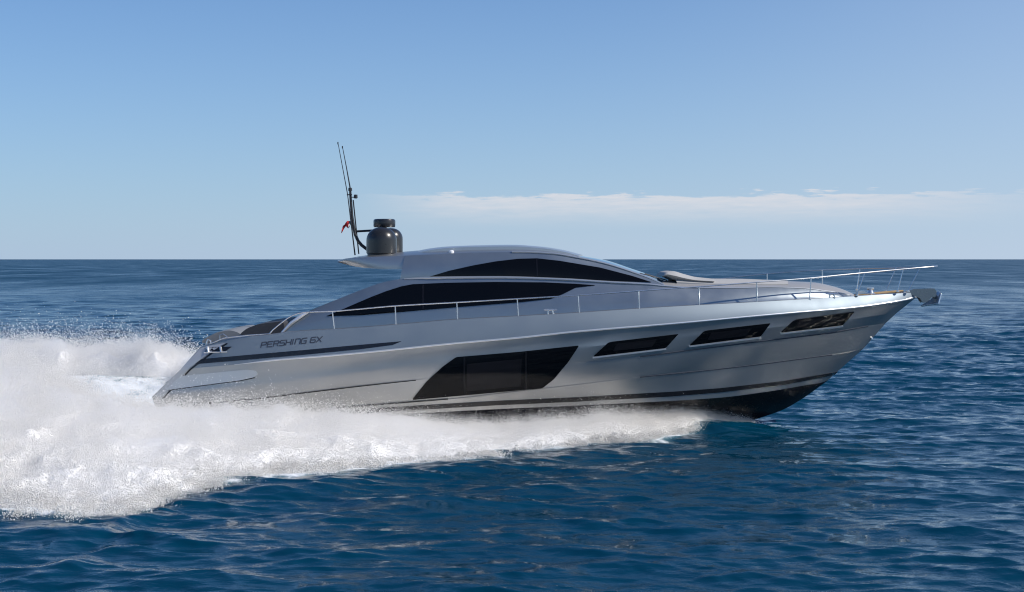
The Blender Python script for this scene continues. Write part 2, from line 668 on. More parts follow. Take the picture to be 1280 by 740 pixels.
    gn.inputs["Detail"].default_value = 7; gn.inputs["Roughness"].default_value = 0.75
    t.links.new(mp.outputs[0], gn.inputs["Vector"])
    gm = t.nodes.new("ShaderNodeMapRange")
    gm.inputs[1].default_value = 0.30; gm.inputs[2].default_value = 0.70
    gm.inputs[3].default_value = 0.35; gm.inputs[4].default_value = 1.55
    t.links.new(gn.outputs[0], gm.inputs[0])
    ml = t.nodes.new("ShaderNodeMath"); ml.operation = 'MULTIPLY'
    t.links.new(rr.outputs[0], ml.inputs[0]); t.links.new(gm.outputs[0], ml.inputs[1])
    t.links.new(ml.outputs[0], b.inputs["Roughness"])
    t.links.new(b3, b.inputs["Normal"])
    # foam
    fa = t.nodes.new("ShaderNodeAttribute")
    fa.attribute_name = 'foam'
    nz = noise(1, 1, 3.2, 6, 0.7)
    ad = t.nodes.new("ShaderNodeMath"); ad.operation = 'MULTIPLY_ADD'
    t.links.new(nz, ad.inputs[0]); ad.inputs[1].default_value = 1.0
    t.links.new(fa.outputs["Fac"], ad.inputs[2])
    mr = t.nodes.new("ShaderNodeMapRange"); mr.interpolation_type = 'SMOOTHSTEP'
    mr.inputs[1].default_value = 0.78; mr.inputs[2].default_value = 1.12
    t.links.new(ad.outputs[0], mr.inputs[0])
    fd = t.nodes.new("ShaderNodeBsdfDiffuse")
    fd.inputs[0].default_value = (0.80, 0.83, 0.84, 1)
    ms = t.nodes.new("ShaderNodeMixShader")
    t.links.new(mr.outputs[0], ms.inputs[0])
    t.links.new(b.outputs[0], ms.inputs[1])
    t.links.new(fd.outputs[0], ms.inputs[2])
    t.links.new(ms.outputs[0], t.nodes["Material Output"].inputs[0])
    # milky aerated water just under the foam
    mx = t.nodes.new("ShaderNodeMix"); mx.data_type = 'RGBA'
    mx.inputs[6].default_value = (0.0002, 0.034, 0.068, 1)
    mx.inputs[7].default_value = (0.10, 0.22, 0.25, 1)
    mr2 = t.nodes.new("ShaderNodeMapRange")
    mr2.inputs[1].default_value = 0.15; mr2.inputs[2].default_value = 0.7
    t.links.new(fa.outputs["Fac"], mr2.inputs[0])
    t.links.new(mr2.outputs[0], mx.inputs[0])
    t.links.new(mx.outputs[2], b.inputs["Base Color"])
    me.materials.append(m)
    return o


water = make_water()

# ------------------------------------------------------------------ yacht
yacht = bpy.data.objects.new("motor_yacht", None)
COL.objects.link(yacht)
yacht.location = (0, 0, 0)
tag(yacht, "sleek silver grey motor yacht with dark windows speeding across blue sea", "yacht")
bpy.context.view_layer.update()

N = 190
H5 = line([(251, 433.5, 1.95), (262, 429.5, 1.97), (275, 425.5, 2.0), (310, 420.5, 2.1), (335, 418.5, 2.15), (362, 415, 2.18), (440, 410, 2.22), (520, 403.6, 2.25), (560, 400, 2.26), (650, 395, 2.26), (720, 391, 2.24), (800, 385.6, 2.14), (840, 383.2, 2.05), (945, 377.5, 1.65), (1065, 370.5, .80), (1110, 367.7, .42), (1140, 366, .10), (1146, 366.4, 0)], N)
H4p = [(226, 461.5, 2.05), (294, 455.7, 2.2), (340, 450.5, 2.3), (420, 444, 2.38), (480, 438.3, 2.4), (560, 430, 2.42), (650, 422, 2.42), (720, 414.6, 2.4), (840, 404.7, 2.2), (945, 395, 1.8), (990, 391, 1.55), (1070, 384, .92), (1110, 378.5, .52), (1135, 374, .2), (1147, 370.5, 0)]
H4 = line(H4p, N)
H3b = line([(190, 496, 2.02), (320, 480, 2.26), (440, 466, 2.36), (540, 452.5, 2.38), (640, 443.5, 2.38), (740, 433, 2.34), (840, 422, 2.12), (950, 411, 1.7), (1060, 399.5, .85), (1105, 393, .38), (1121, 391, 0)], N)
H3p = [(194, 508, 2.0), (258, 504, 2.15), (330, 497, 2.25), (400, 488.5, 2.3), (460, 481.5, 2.32), (533, 473.6, 2.34), (620, 465, 2.34), (710, 455.4, 2.3), (800, 446, 2.15), (860, 438, 1.97), (940, 428, 1.6), (1040, 416, .82), (1085, 407.5, .35), (1107, 404, 0)]
H3 = line(H3p, N)
H2p = [(206, 523, 1.95), (330, 517, 2.15), (480, 505, 2.2), (560, 499, 2.22), (640, 490, 2.22), (720, 481, 2.18), (820, 469, 1.97), (900, 461.5, 1.6), (950, 455.5, 1.28), (1040, 443.5, .5), (1068, 438.5, .2), (1080, 435, 0)]
H2 = line(H2p, N)
H1p = [(215, 535, 1.85), (330, 530, 2.0), (480, 519, 2.08), (620, 511.5, 2.08), (720, 507, 2.0), (840, 501, 1.75), (900, 497, 1.4), (960, 489.5, .92), (1010, 481, .35), (1028, 478, .1), (1035, 475, 0)]
H1 = line(H1p, N)
H0 = line([(230, 572, 0), (480, 562, 0), (720, 550, 0), (840, 541, 0), (890, 535, 0), (925, 529.5, 0), (951, 522, 0), (979, 512, 0), (1002, 499, 0), (1020, 486.5, 0), (1034, 476.2, 0)], N)
LEDGE = np.array([0, -0.014, 0])


def ledge(Ln):
    q = Ln.copy()
    q[:, 1] -= (0.004 + 0.016 * ss(Ln[:, 0], 6.0, 2.0)) * np.clip(-Ln[:, 1] / 0.3, 0, 1)
    return q


hb = MB()
hb.both(between(H1, ledge(H2), 8, 0.0))
hb.both([ledge(H2), H2])
hb.both(between(H2, ledge(H3), 8, 0.012))
hb.both([ledge(H3), H3])
hb.both(between(H3, H3b, 8, 0.006)[:-1] + between(H3b, H4, 8, -0.012))
bw = MB(); bw.both(between(H4, H5, 8, 0.02))
bw.build('bulwark', M['bulwark'], yacht)
# transom face joining both sides
st = [Ln[0] for Ln in (H0, H1, H2, H3, H3b, H4, H5)]
rows = []
for s in np.linspace(-1, 1, 13):
    rows.append(np.array([(q[0] - 0.12 * (1 - s * s), q[1] * s, q[2]) for q in st]))
hb.grid(rows)
hull = hb.build('hull', M['silver'], yacht, angle=9)
bb = MB()
mid = between(H0, H1, 10, 0.0)
for i, r in enumerate(mid):
    w = i / 10
    r[:, 1] -= 0.10 * math.sin(math.pi * w) * np.clip(-H1[:, 1] / 1.0, 0, 1)
bb.both(mid)
bottom = bb.build('hull_bottom', M['bottom'], yacht)
al = MB()
for La, Lb, bg in ((H0, H1, 0), (H1, ledge(H2), 0), (ledge(H2), ledge(H3), .012), (ledge(H3), H3b, .006), (H3b, H4, -.012), (H4, H5, .02)):
    al.both(between(La, Lb, 8, bg))
HB = al.bvh()

# deck and bulwark capping
cap_in = H5.copy(); cap_in[:, 1] = np.minimum(H5[:, 1] + 0.11, 0)
cap_dn = cap_in.copy(); cap_dn[:, 1] = np.minimum(cap_in[:, 1] + 0.02, 0)
u = np.linspace(0, 1, N)
cap_dn[:, 2] -= 0.16 * ss(u, 0.99, 0.80) + 0.01
ctr = cap_dn.copy(); ctr[:, 1] = 0; ctr[:, 2] += 0.03
db = MB(); db.both([H5 + np.array([0, 0, 0.001]), (H5 + cap_in) / 2 + np.array([0, 0, .012]), cap_in, cap_dn])
db.build('bulwark_capping', M['silver'], yacht)
k0 = int(N * 0.16)
db = MB(); db.both([cap_dn[k0:], ctr[k0:]])
db.build('side_deck', M['deck'], yacht)
tk = MB()
i0, i1 = int(N * .885), int(N * .985)
tk.both([cap_dn[i0:i1] * np.array([1, .9, 1]) + np.array([0, 0, .035]), ctr[i0:i1] + np.array([0, 0, .05])])
tk.build('bow_deck', M['teak'], yacht)
# cockpit sole and aft deck
cd = MB()
c1 = cap_dn[:k0 + 2].copy(); c2 = c1.copy(); c2[:, 2] -= 0.55; c3 = c2.copy(); c3[:, 1] = 0
cd.both([c1, c2, c3])
cd.build('cockpit_sole', M['teak'], yacht)

# rubbing strake: bright line
rs = MB()
rl = line(H4p, 160, 293, 1146)
rows = []
for i, q in enumerate(rl):
    pass
tap = np.clip(np.minimum(np.arange(160) / 8.0, 1), 0.2, 1)
off = np.clip(-rl[:, 1] / .4, 0.1, 1)
for a in np.linspace(-1, 1, 7):
    r = rl.copy()
    r[:, 2] += 0.021 * a * tap
    r[:, 1] -= (0.022 * math.sqrt(max(0, 1 - a * a)) * off - 0.004) * tap
    rows.append(r)
rs.both(rows)
rs.build('rubbing_strake', M['trim'], yacht)


def hull_panel(name, poly, material, parent=yacht, off=0.006, depth=0.03, step=6, rad=2, bvh=None):
    mb = MB()
    panel(mb, poly, bvh or HB, off, depth, step, rad)
    return mb.build(name, material, parent, angle=40)


def grow(poly, k):
    c = np.mean(np.array(poly), 0)
    out = []
    n = len(poly)
    area = sum(poly[i][0] * poly[(i + 1) % n][1] - poly[(i + 1) % n][0] * poly[i][1] for i in range(n))
    sgn = 1 if area > 0 else -1
    for i in range(n):
        a, p, q = (np.array(poly[(i + j) % n], float) for j in (-1, 0, 1))
        e1 = (p - a) / np.linalg.norm(p - a); e2 = (q - p) / np.linalg.norm(q - p)
        n1 = np.array([e1[1], -e1[0]]) * sgn; n2 = np.array([e2[1], -e2[0]]) * sgn
        b = n1 + n2
        b = b / max(0.5, np.dot(b, b)) * 2
        out.append(tuple(p + b * k))
    return out


# boot stripe above the black bottom
up = [(300, 524), (400, 517.5), (480, 509.5), (620, 501), (720, 496.5), (840, 489.5), (900, 485), (980, 476), (1047, 464.5)]
lo = [(300, 529), (400, 522.5), (480, 514.5), (620, 506.5), (720, 502), (840, 495.5), (900, 490.5), (980, 481), (1043, 468.5)]
hull_panel('boot_stripe', strip_poly(up, lo), M['black'], off=0.010, step=4, rad=0)
# dark feature line on the quarter
up = [(244, 449.5), (300, 444.5), (380, 437.5), (450, 431), (502, 426.6)]
lo = [(240, 455.5), (300, 450.5), (380, 443.5), (450, 436.6), (491, 431.2)]
hull_panel('quarter_stripe', strip_poly(up, lo), M['black'], off=0.004, step=4, rad=0)
# moulded scoop panel
hull_panel('quarter_panel', [(226, 470), (262, 466.5), (308, 462), (319, 463), (323, 467.5), (318, 471.5), (300, 475.5), (250, 482), (206, 488)], M['panel'], off=0.028, depth=0.06, step=5, rad=4)
# transom edge moulding
hull_panel('transom_moulding', [(193, 495.5), (209, 478.5), (227, 461), (251, 435.5), (262, 432.5), (282, 429), (261, 442), (236.5, 460.5), (218, 480), (203, 496.5)], M['cushion2'], off=0.02, depth=0.05, step=4, rad=2)
hull_panel('panel_shadow_line', strip_poly([(206, 487.6), (250, 481.6), (300, 475.2), (318, 471.3)], [(206, 489), (250, 483), (300, 476.6), (319, 472.6)]), M['black'], off=0.012, step=4, rad=0)  # black strip painting the shadow line under the quarter panel
hull_panel('hull_crease_shade', strip_poly([(215, 507.3), (258, 503.6), (330, 496.6), (400, 488.1), (460, 481.1), (520, 474.9)], [(215, 508.5), (258, 504.9), (330, 497.9), (400, 489.3), (460, 482.2), (520, 475.7)]), M['black'], off=0.012, depth=.02, step=4, rad=0)  # dark strips laid along the hull creases in place of their shade
hull_panel('hull_crease_shade', strip_poly([(420, 509.2), (480, 504.6), (560, 498.6)], [(420, 510.3), (480, 505.6), (560, 499.3)]), M['black'], off=0.012, depth=.02, step=4, rad=0)
hull_panel('hull_crease_shade', strip_poly([(800, 445.6), (860, 437.5), (940, 427.4), (1040, 415.4), (1085, 407.2)], [(800, 446.8), (860, 438.8), (940, 428.7), (1040, 416.6), (1085, 408.1)]), M['letter'], off=0.010, depth=.02, step=4, rad=0)  # crease shade painted on the bow flank too
hull_panel('hull_crease_shade', strip_poly([(800, 471), (900, 460.9), (950, 454.9), (1040, 443)], [(800, 472), (900, 462), (950, 456.1), (1040, 444)]), M['letter'], off=0.010, depth=.02, step=4, rad=0)
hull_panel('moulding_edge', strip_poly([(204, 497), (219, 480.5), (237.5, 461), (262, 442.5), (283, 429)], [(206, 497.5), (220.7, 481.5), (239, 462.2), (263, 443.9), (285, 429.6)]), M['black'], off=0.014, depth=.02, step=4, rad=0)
# mooring recess with fittings
rec = hull_panel('mooring_recess', [(256, 434.5), (290, 433.5), (281, 439.5), (257, 441)], M['black'], off=0.02, depth=0.03, step=3, rad=1)
for px in (260, 276):
    t = MB()
    a, nr = hit(HB, px, 433.8, 0.04); c, nr = hit(HB, px + 1, 440.6, 0.04)
    t.tube([a, (a + c) / 2, c], 0.022)
    t.build('fairlead_roller', M['chrome'], rec)
t = MB()
a, nr = hit(HB, 255.5, 441, .03); c, nr = hit(HB, 284, 440, .03)
t.tube([a, c], 0.012)
t.build('recess_trim', M['trim'], rec)

# hull windows
BIG = [(515, 499.5), (533, 477), (553, 458.5), (570, 446.2), (648, 439.7), (724, 431.6), (710.5, 452), (692, 474), (678, 484.7), (600, 492)]
wf = hull_panel('hull_window', BIG, M['glass'], off=0.028, step=5, rad=2.5)
hull_panel('window_pane', [(583.5, 455), (600, 453.3), (652, 448.5), (651, 482), (583, 488.5)], M['pane'], wf, off=0.034, depth=0.006, step=5, rad=1)
for px, y0, y1 in ((580.5, 446.5, 493), (657.5, 440, 486)):
    hull_panel('mullion', [(px - 1.1, y0), (px + 1.1, y0), (px + 1.1, y1), (px - 1.1, y1)], M['pane'], wf, off=0.036, depth=0.01, step=5, rad=0)
SMALL = [
    [(741.5, 445.5), (760, 428.3), (764, 427), (848, 417.3), (832, 434.8)],
    [(862, 431.5), (880, 413.8), (885, 412.6), (963, 403.8), (950.5, 420.2)],
    [(976, 415.3), (991.5, 401), (996, 399), (1068, 389.2), (1053, 406)],
]
for poly in SMALL:
    g = hull_panel('hull_window', poly, M['glass'], off=0.020, step=5, rad=1.5)
    lo0, lo1 = poly[0], poly[-1]
    e = [(lo0[0] - .8, lo0[1] + .4), (lo1[0], lo1[1] + .3), (lo1[0] + .6, lo1[1] + 2.1), (lo0[0] - .6, lo0[1] + 2.2)]
    hull_panel('window_frame_highlight', e, M['trim'], g, off=0.026, depth=0.03, step=5, rad=0)  # lower frame edge, its highlight put into a bright strip
    cx = (poly[0][0] + poly[3][0]) / 2; cy = (poly[0][1] + poly[3][1]) / 2
    s = -0.113
    q = [(cx - 24, cy + 24 * .113 - 4.5), (cx + 26, cy - 26 * .113 - 4.5), (cx + 20, cy - 20 * .113 + 4), (cx - 29, cy + 29 * .113 + 4)]
    hull_panel('window_pane', q, M['pane'], g, off=0.026, depth=0.005, step=5, rad=1)

# name on the quarter, drawn as strokes
GL = {
    'P': [[(0, 0), (0, 1)], [(0, 1), (.85, 1), (1, .88), (1, .6), (.85, .47), (0, .47)]],
    'E': [[(1, 0), (0, 0), (0, 1), (1, 1)], [(0, .5), (.85, .5)]],
    'R': [[(0, 0), (0, 1)], [(0, 1), (.85, 1), (1, .88), (1, .6), (.85, .47), (0, .47)], [(.6, .47), (1, 0)]],
    'S': [[(0, 0), (.85, 0), (1, .12), (1, .38), (.85, .5), (.15, .5), (0, .62), (0, .88), (.15, 1), (1, 1)]],
    'H': [[(0, 0), (0, 1)], [(1, 0), (1, 1)], [(0, .5), (1, .5)]],
    'I': [[(.5, 0), (.5, 1)]],
    'N': [[(0, 0), (0, 1), (.85, 1), (1, .85), (1, 0)]],
    'G': [[(1, 1), (.15, 1), (0, .85), (0, .15), (.15, 0), (1, 0), (1, .5), (.5, .5)]],
    '6': [[(1, 1), (.15, 1), (0, .85), (0, .15), (.15, 0), (.85, 0), (1, .12), (1, .4), (.85, .52), (0, .52)]],
    'X': [[(0, 0), (1, 1)], [(0, 1), (1, 0)]],
}
lt = MB()
x = 326.0
for ch in "PERSHING 6X":
    if ch == ' ':
        lt.build('lettering', M['letter'], yacht, smooth=False)
        lt = MB()
        x += 3.6; continue
    wd = 2.0 if ch == 'I' else 6.0
    for stroke in GL[ch]:
        for (ax, ay), (bx, by) in zip(stroke[:-1], stroke[1:]):
            def tx(a, c):
                X0 = x + a * (wd if ch != 'I' else 1.0) + c * 1.6
                return np.array([X0, 434.6 - (X0 - 325) * 0.098 - c * 6.3])
            p, q = tx(ax, ay), tx(bx, by)
            dv = (q - p) / np.linalg.norm(q - p)
            nv = np.array([-dv[1], dv[0]]) * 0.62
            p = p - dv * .45; q = q + dv * .45
            quad = [hit(HB, *c, 0.005)[0] for c in (p - nv, q - nv, q + nv, p + nv)]
            o = lt.n
            lt.add(quad, [(0, 1, 2, 3)])
    x += wd + 1.75
lt.build('lettering', M['letter'], yacht, smooth=False)

# ------------------------------------------------------------------ superstructure
NS = 170
S0 = line([(352, 419, 1.80), (440, 413.5, 1.84), (520, 407.5, 1.86), (650, 399.5, 1.86), (800, 389.5, 1.80), (880, 385, 1.66), (945, 381, 1.42), (1010, 377, 1.05), (1068, 373, .62)], NS)
S1p = [(383, 391, 1.62), (393, 386.2, 1.61), (415, 377, 1.6), (459, 359.5, 1.58), (481, 352.3, 1.57), (500, 349, 1.56), (533, 347.6, 1.55), (620, 346.8, 1.55), (700, 349.2, 1.55), (760, 352.8, 1.53), (813, 355.6, 1.5), (830, 357.4, 1.48), (870, 359.6, 1.4), (913, 360, 1.28), (960, 359, 1.1), (1000, 360, .92), (1034, 363.8, .72), (1062, 369, .5), (1067, 371.5, .44)]
S1 = line(S1p, NS)
cb = MB()
side_rows = between(S0, S1, 10, 0.05)
cb.both(side_rows)
# inner face of the cockpit wings
kk = int(NS * .27)
inn = [r[:kk] * np.array([1, 1, 1]) + np.array([0, 0.07, 0]) for r in side_rows]
cb.both([S1[:kk], inn[-1]] + inn[::-1][1:])
cb.both([np.array([r[0] for r in side_rows]), np.array([r[0] + np.array([0, .07, 0]) for r in side_rows])])
# bulkhead closing the cabin at its after end
bk = [r[kk] for r in side_rows]
cb.grid([np.array([(q[0], q[1] * s, q[2]) for q in bk]) for s in np.linspace(-1, 1, 5)])
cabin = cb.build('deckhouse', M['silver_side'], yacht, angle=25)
SB = cb.bvh()
# foredeck top of the deckhouse, cambered to the centreline
a0 = 815
nf = 90
edge = line(S1p, nf, a0, 1067)
cen = line([(a0, 350, 0), (860, 351.5, 0), (927, 351, 0), (972, 351.3, 0), (1017, 353, 0), (1036, 356.5, 0), (1053, 361.5, 0), (1068, 368, 0)], nf)
rows = []
for w in np.linspace(0, 1, 14):
    r = edge * (1 - w) + cen * w
    zc = edge[:, 2] + (cen[:, 2] - edge[:, 2]) * (1 - (1 - w) ** 2.2)
    r = r.copy(); r[:, 2] = zc
    rows.append(r)
fb = MB(); fb.both(rows)
fb.build('foredeck_coaming', M['coaming'], yacht, angle=40)
# pale tube added along the crease to stand in for its highlight
em = MB()
el_ = line(S1p, 140, 505, 1062)
em.tube(el_ + np.array([0, -.006, .0]), list(np.interp(np.linspace(0, 1, 140), [0, .06, .5, .62, 1], [.012, .034, .034, .018, .014])), 10)
em.build('crease_highlight', M['panel'], yacht)

# greenhouse
NG = 130
G0 = line(S1p, NG, 500, 829)
G1p = [(506, 319.5, 1.36), (560, 317, 1.36), (600, 315.5, 1.35), (650, 315, 1.34), (690, 317, 1.33), (722, 322.2, 1.32), (756, 329.5, 1.31), (790, 340.2, 1.32), (815, 349.5, 1.36), (830, 356.6, 1.42)]
G1 = line(G1p, NG)
gb = MB()
grows = between(G0, G1, 12, 0.05)
gb.both(grows)
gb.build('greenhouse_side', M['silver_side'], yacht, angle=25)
GB = gb.bvh()
gk = [r[0] for r in grows]
# roof cap
Cp = [(422, 325.5, 0), (455, 319.5, 0), (506, 314.5, 0), (530, 312.6, 0), (560, 311, 0), (600, 309.6, 0), (640, 309, 0), (677, 311, 0), (700, 314, 0), (722, 318.4, 0)]
E1p = [(422, 327, 1.2), (432, 323.2, 1.3), (455, 321.5, 1.35), (506, 319.5, 1.36), (560, 317, 1.36), (600, 315.5, 1.35), (650, 315, 1.34), (690, 317, 1.33), (722, 322.2, 1.32)]
NR = 100
E1 = line(E1p, NR); C1 = line(Cp, NR)


def camber(E, C, k=14, pw=2.2):
    rows = []
    for w in np.linspace(0, 1, k):
        r = E * (1 - w) + C * w
        r = r.copy()
        r[:, 2] = E[:, 2] + (C[:, 2] - E[:, 2]) * (1 - (1 - w) ** pw)
        rows.append(r)
    return rows


rb = MB()
rb.both(camber(E1, C1))
# underside and edge of the after overhang
ne = 60
Et = line(E1p, ne, 422, 530)
Eb = line([(422, 327.6, 1.2), (440, 332.4, 1.3), (460, 335.2, 1.38), (480, 336.4, 1.42), (505, 336.6, 1.44), (530, 337, 1.45)], ne)
rb.both(between(Eb, Et, 6, 0.02))
Cb = Eb.copy(); Cb[:, 1] = 0; Cb[:, 2] += .05
rb.both([Cb, Eb])
roof = rb.build('hardtop', M['silver'], yacht, angle=30)
# raised sunroof panel
NP = 70
Ce = line([(522, 315.6, 0.92), (536, 312.8, .94), (560, 310, .95), (600, 308.4, .95), (640, 308, .95), (677, 310.2, .95), (705, 314.6, .94), (723, 319.6, .92)], NP)
Cc = line([(524, 313, 0), (538, 310.4, 0), (560, 308.1, 0), (600, 306.6, 0), (640, 306, 0), (677, 308.3, 0), (705, 312.6, 0), (728, 318.6, 0)], NP)
pb = MB()
prow = camber(Ce, Cc, 8)
pb.both(prow)
dn = [r - np.array([0, 0, .10]) for r in (Ce,)]
pb.both([dn[0], Ce])
for kx in (0, -1):
    e = np.array([r[kx] for r in prow]); f_ = e - np.array([0, 0, .10])
    pb.both([e, f_])
pb.build('sunroof', M['panel'], yacht, angle=35)
t = MB(); c = Vector(P(564, 314.2, 1.22)); t.lathe(c, [(0.0, .03), (.05, .025), (.07, 0), (.07, -.04)], 16)
t.build('roof_light', M['lens'], yacht)
# windscreen
NW = 60
We = line(G1p, NW, 723, 830)
Wc = line([(726, 319.5, 0), (756, 325, 0), (790, 336, 0), (815, 344.5, 0), (836, 353, 0)], NW)
wb = MB(); wb.both(camber(We * np.array([1, .985, 1]) + np.array([0, 0, -.004]), Wc, 14, 2.0))
wsn = wb.build('windscreen', M['shield'], yacht)
for s in (1, -1):
    pl = MB()
    pts = line(G1p, 50, 640, 830) * np.array([1, s, 1]) + np.array([0, -.004 * s, .004])
    pl.tube(pts, [0.028] * 50, 8)
    pl.build('windscreen_pillar', M['panel'], yacht)
for b0, px0, py0, px1, py1 in ((.8, 829, 349, 800, 341.5), (.3, 834, 350.5, 806, 342)):
    wp = MB()
    wp.tube([P(px0, py0, b0), P(px1, py1, b0 + .15)], 0.012)
    wp.build('wiper', M['mast'], yacht)

# side glass
UP = [(533, 347.0), (561, 338.6), (592, 331.8), (620, 326.9), (648, 323.7), (671, 323.2), (699, 326.2), (750, 334.8), (789, 345), (814, 353), (761, 351.4), (699, 348.4), (616, 346.2)]
ug = hull_panel('cabin_window', UP, M['glass'], off=0.016, depth=.03, step=4, rad=1, bvh=GB)
hull_panel('mullion', [(670, 324), (671.6, 324), (672.6, 347.2), (671, 347.2)], M['pane'], ug, off=.022, depth=.01, step=6, rad=0, bvh=GB)
LOW = [(408, 395.3), (430, 386), (448, 378.2), (465, 371), (482, 364.4), (502, 358), (516, 355.4), (560, 353.6), (620, 352.6), (680, 353.2), (720, 355), (744, 356.8), (720, 359.5), (705, 367), (689, 373.6), (650, 378), (573, 384), (497, 390.5), (450, 394.3)]
lg = hull_panel('saloon_window', LOW, M['glass'], off=0.014, depth=.03, step=4, rad=1, bvh=SB)
for px, y0, y1 in ((529, 356, 387),):
    hull_panel('mullion', [(px - 1, y0), (px + 1, y0), (px + 1, y1), (px - 1, y1)], M['pane'], lg, off=.02, depth=.01, step=6, rad=0, bvh=SB)

# sun pad on the foredeck with raised headrest
NPD = 60
pe = line([(846, 352.5, .95), (893, 354.6, .95), (940, 354.8, .9), (985, 355, .75)], NPD)
pc = line([(834, 345, 0), (870, 347.5, 0), (893, 348.4, 0), (927, 348.6, 0), (955, 349.6, 0), (985, 351.2, 0)], NPD)
sp = MB(); sp.both(camber(pe, pc, 10, 4)); sp.both([pe - np.array([0, 0, .1]), pe])
sp.build('foredeck_sunpad', M['cushion'], yacht, angle=40)
hd = line([(829, 344.5, .9), (834, 340, .9), (842, 338.9, .9), (856, 342.4, .9), (870, 346, .9), (893, 348.6, .9)], 40)
hl = line([(829, 345.6, .9), (834, 346, .9), (842, 350, .9), (856, 353, .9), (870, 354.3, .9), (893, 354.6, .9)], 40)
hm = MB()
sec = []
for j, s in enumerate(np.linspace(-1, 1, 17)):
    rr = max(0.0, 1 - abs(s) ** 8)
    mid_ = (hd + hl) / 2
    a = mid_ + (hd - mid_) * rr ** .5; c = mid_ + (hl - mid_) * rr ** .5
    ring = np.concatenate([a, c[::-1]])
    ring[:, 1] = -0.92 * s
    sec.append(ring)
hm.grid(sec, closed=True)
hm.build('headrest_cushion', M['cushion'], yacht, angle=50)

# ------------------------------------------------------------------ rails
def rail(name, pts, r, material, seg=8):
    m_ = MB(); m_.tube(pts, r, seg)
    return m_.build(name, material, yacht)


near = [(335.5, 418.5, 2.08), (341, 412.5, 2.09), (350, 405, 2.1), (360, 397.5, 2.11), (370, 392.5, 2.12), (383, 390.2, 2.13), (415, 389.2, 2.14), (440, 387.2, 2.16), (494, 382.4, 2.18), (571, 378, 2.19), (649, 373.4, 2.19), (722, 369.2, 2.17), (798, 363.8, 2.08), (873.5, 358.4, 1.87), (946.5, 352.7, 1.58), (1012, 347.7, 1.2), (1053, 343.6, .93), (1110, 338.2, .55), (1150, 334.6, .32), (1167, 333.2, .2)]
pts = line(near, 140)
rail('handrail', pts, .0155, M['chrome'])
far = [(420, 385, -2.14), (494, 380.5, -2.18), (571, 376, -2.19), (649, 371, -2.19), (722, 366, -2.17), (798, 360, -2.08), (880, 351, -1.87), (959, 342.2, -1.56), (1028, 337.4, -1.1), (1075, 335.8, -.75), (1126, 334.6, -.42), (1160, 333.5, -.2)]
fp = line(far, 120)
rail('handrail', fp, .0125, M['chrome'])
arc = [Vector(pts[-1]), Vector(P(1170.5, 332.8, .1)), Vector(P(1171.5, 332.8, 0)), Vector(P(1168, 332.9, -.12)), Vector(fp[-1])]
rail('pulpit_bow', arc, .018, M['chrome'])
for (x0, y0, x1, y1, b) in [(415.5, 389, 418, 411.5, 2.14), (494, 383, 495, 406, 2.18), (571, 378, 572, 400, 2.19), (646.5, 373.5, 648, 395.6, 2.19), (722.5, 369, 724, 391.2, 2.17), (798, 364, 799, 386.2, 2.08), (873.5, 358.4, 874, 382, 1.87), (946, 352.8, 946, 378, 1.58), (1014, 347.6, 1012, 374, 1.2), (1081, 341, 1071, 369, .76), (1129, 336.5, 1122, 364, .36), (1150, 334.8, 1135, 364, .24),
                          (959, 342.2, 959, 356, -1.56), (1028, 337.4, 1028, 360, -1.1), (1075, 336, 1071, 362, -.75), (1120, 334.8, 1107, 364, -.44), (880, 351, 880, 366, -1.87), (798, 360, 798, 372, -2.08)]:
    m_ = MB()
    a, c = Vector(P(x0, y0, b)), Vector(P(x1, y1, b))
    m_.tube([a, c], .0145, 8)
    m_.tube([c + Vector((0, 0, .015)), c - Vector((0, 0, .02))], .04, 10)
    m_.build('stanchion', M['chrome'], yacht)
# mooring cleats
for px, py, b in ((688, 391, 2.2), (1040, 371, .98)):
    m_ = MB()
    c = Vector(P(px, py, b))
    for dx in (-.06, .06):
        m_.tube([c + Vector((dx, 0, -.04)), c + Vector((dx * .8, 0, .06))], .022)
    m_.tube([c + Vector((-.15, 0, .075)), c + Vector((0, 0, .07)), c + Vector((.15, 0, .075))], [.014, .022, .014])
    m_.build('mooring_cleat', M['chrome'], yacht)

# windlass, bow roller and anchor
wl = MB()
c = Vector(P(1088, 369, .15))
wl.lathe(c, [(.13, 0), (.13, .04), (.08, .06), (.06, .12), (.09, .16), (.09, .19), (.0, .20)], 20)
wl.box(c + Vector((-.22, .1, .05)), (.2, .16, .1))
wl.build('windlass', M['chrome'], yacht)
an = MB()
tip = Vector(P(1146, 366.5, 0))
for s in (-1, 1):     # roller cheeks
    prof = [(-.32, .02), (-.05, .10), (.40, .12), (.46, .04), (.44, -.06), (.34, -.10), (.24, -.2), (.12, -.24), (.04, -.12), (-.1, -.06)]
    A = [tip + Vector((x_, s * .10, z_)) for x_, z_ in prof]
    B = [q + Vector((0, s * .02, 0)) for q in A]
    n_ = len(prof)
    an.add(A + B, [tuple(range(n_)), tuple(range(2 * n_ - 1, n_ - 1, -1))] + [(i, (i + 1) % n_, n_ + (i + 1) % n_, n_ + i) for i in range(n_)])
an.tube([tip + Vector((.40, -.10, -.05)), tip + Vector((.40, .10, -.05))], .05, 14)
an.build('bow_roller', M['roller'], yacht, angle=30)
ac = MB()
ac.tube([tip + Vector((-.2, 0, .035)), tip + Vector((.35, 0, .03)), tip + Vector((.50, 0, -.05)), tip + Vector((.46, 0, -.2))], [.03, .035, .04, .035])
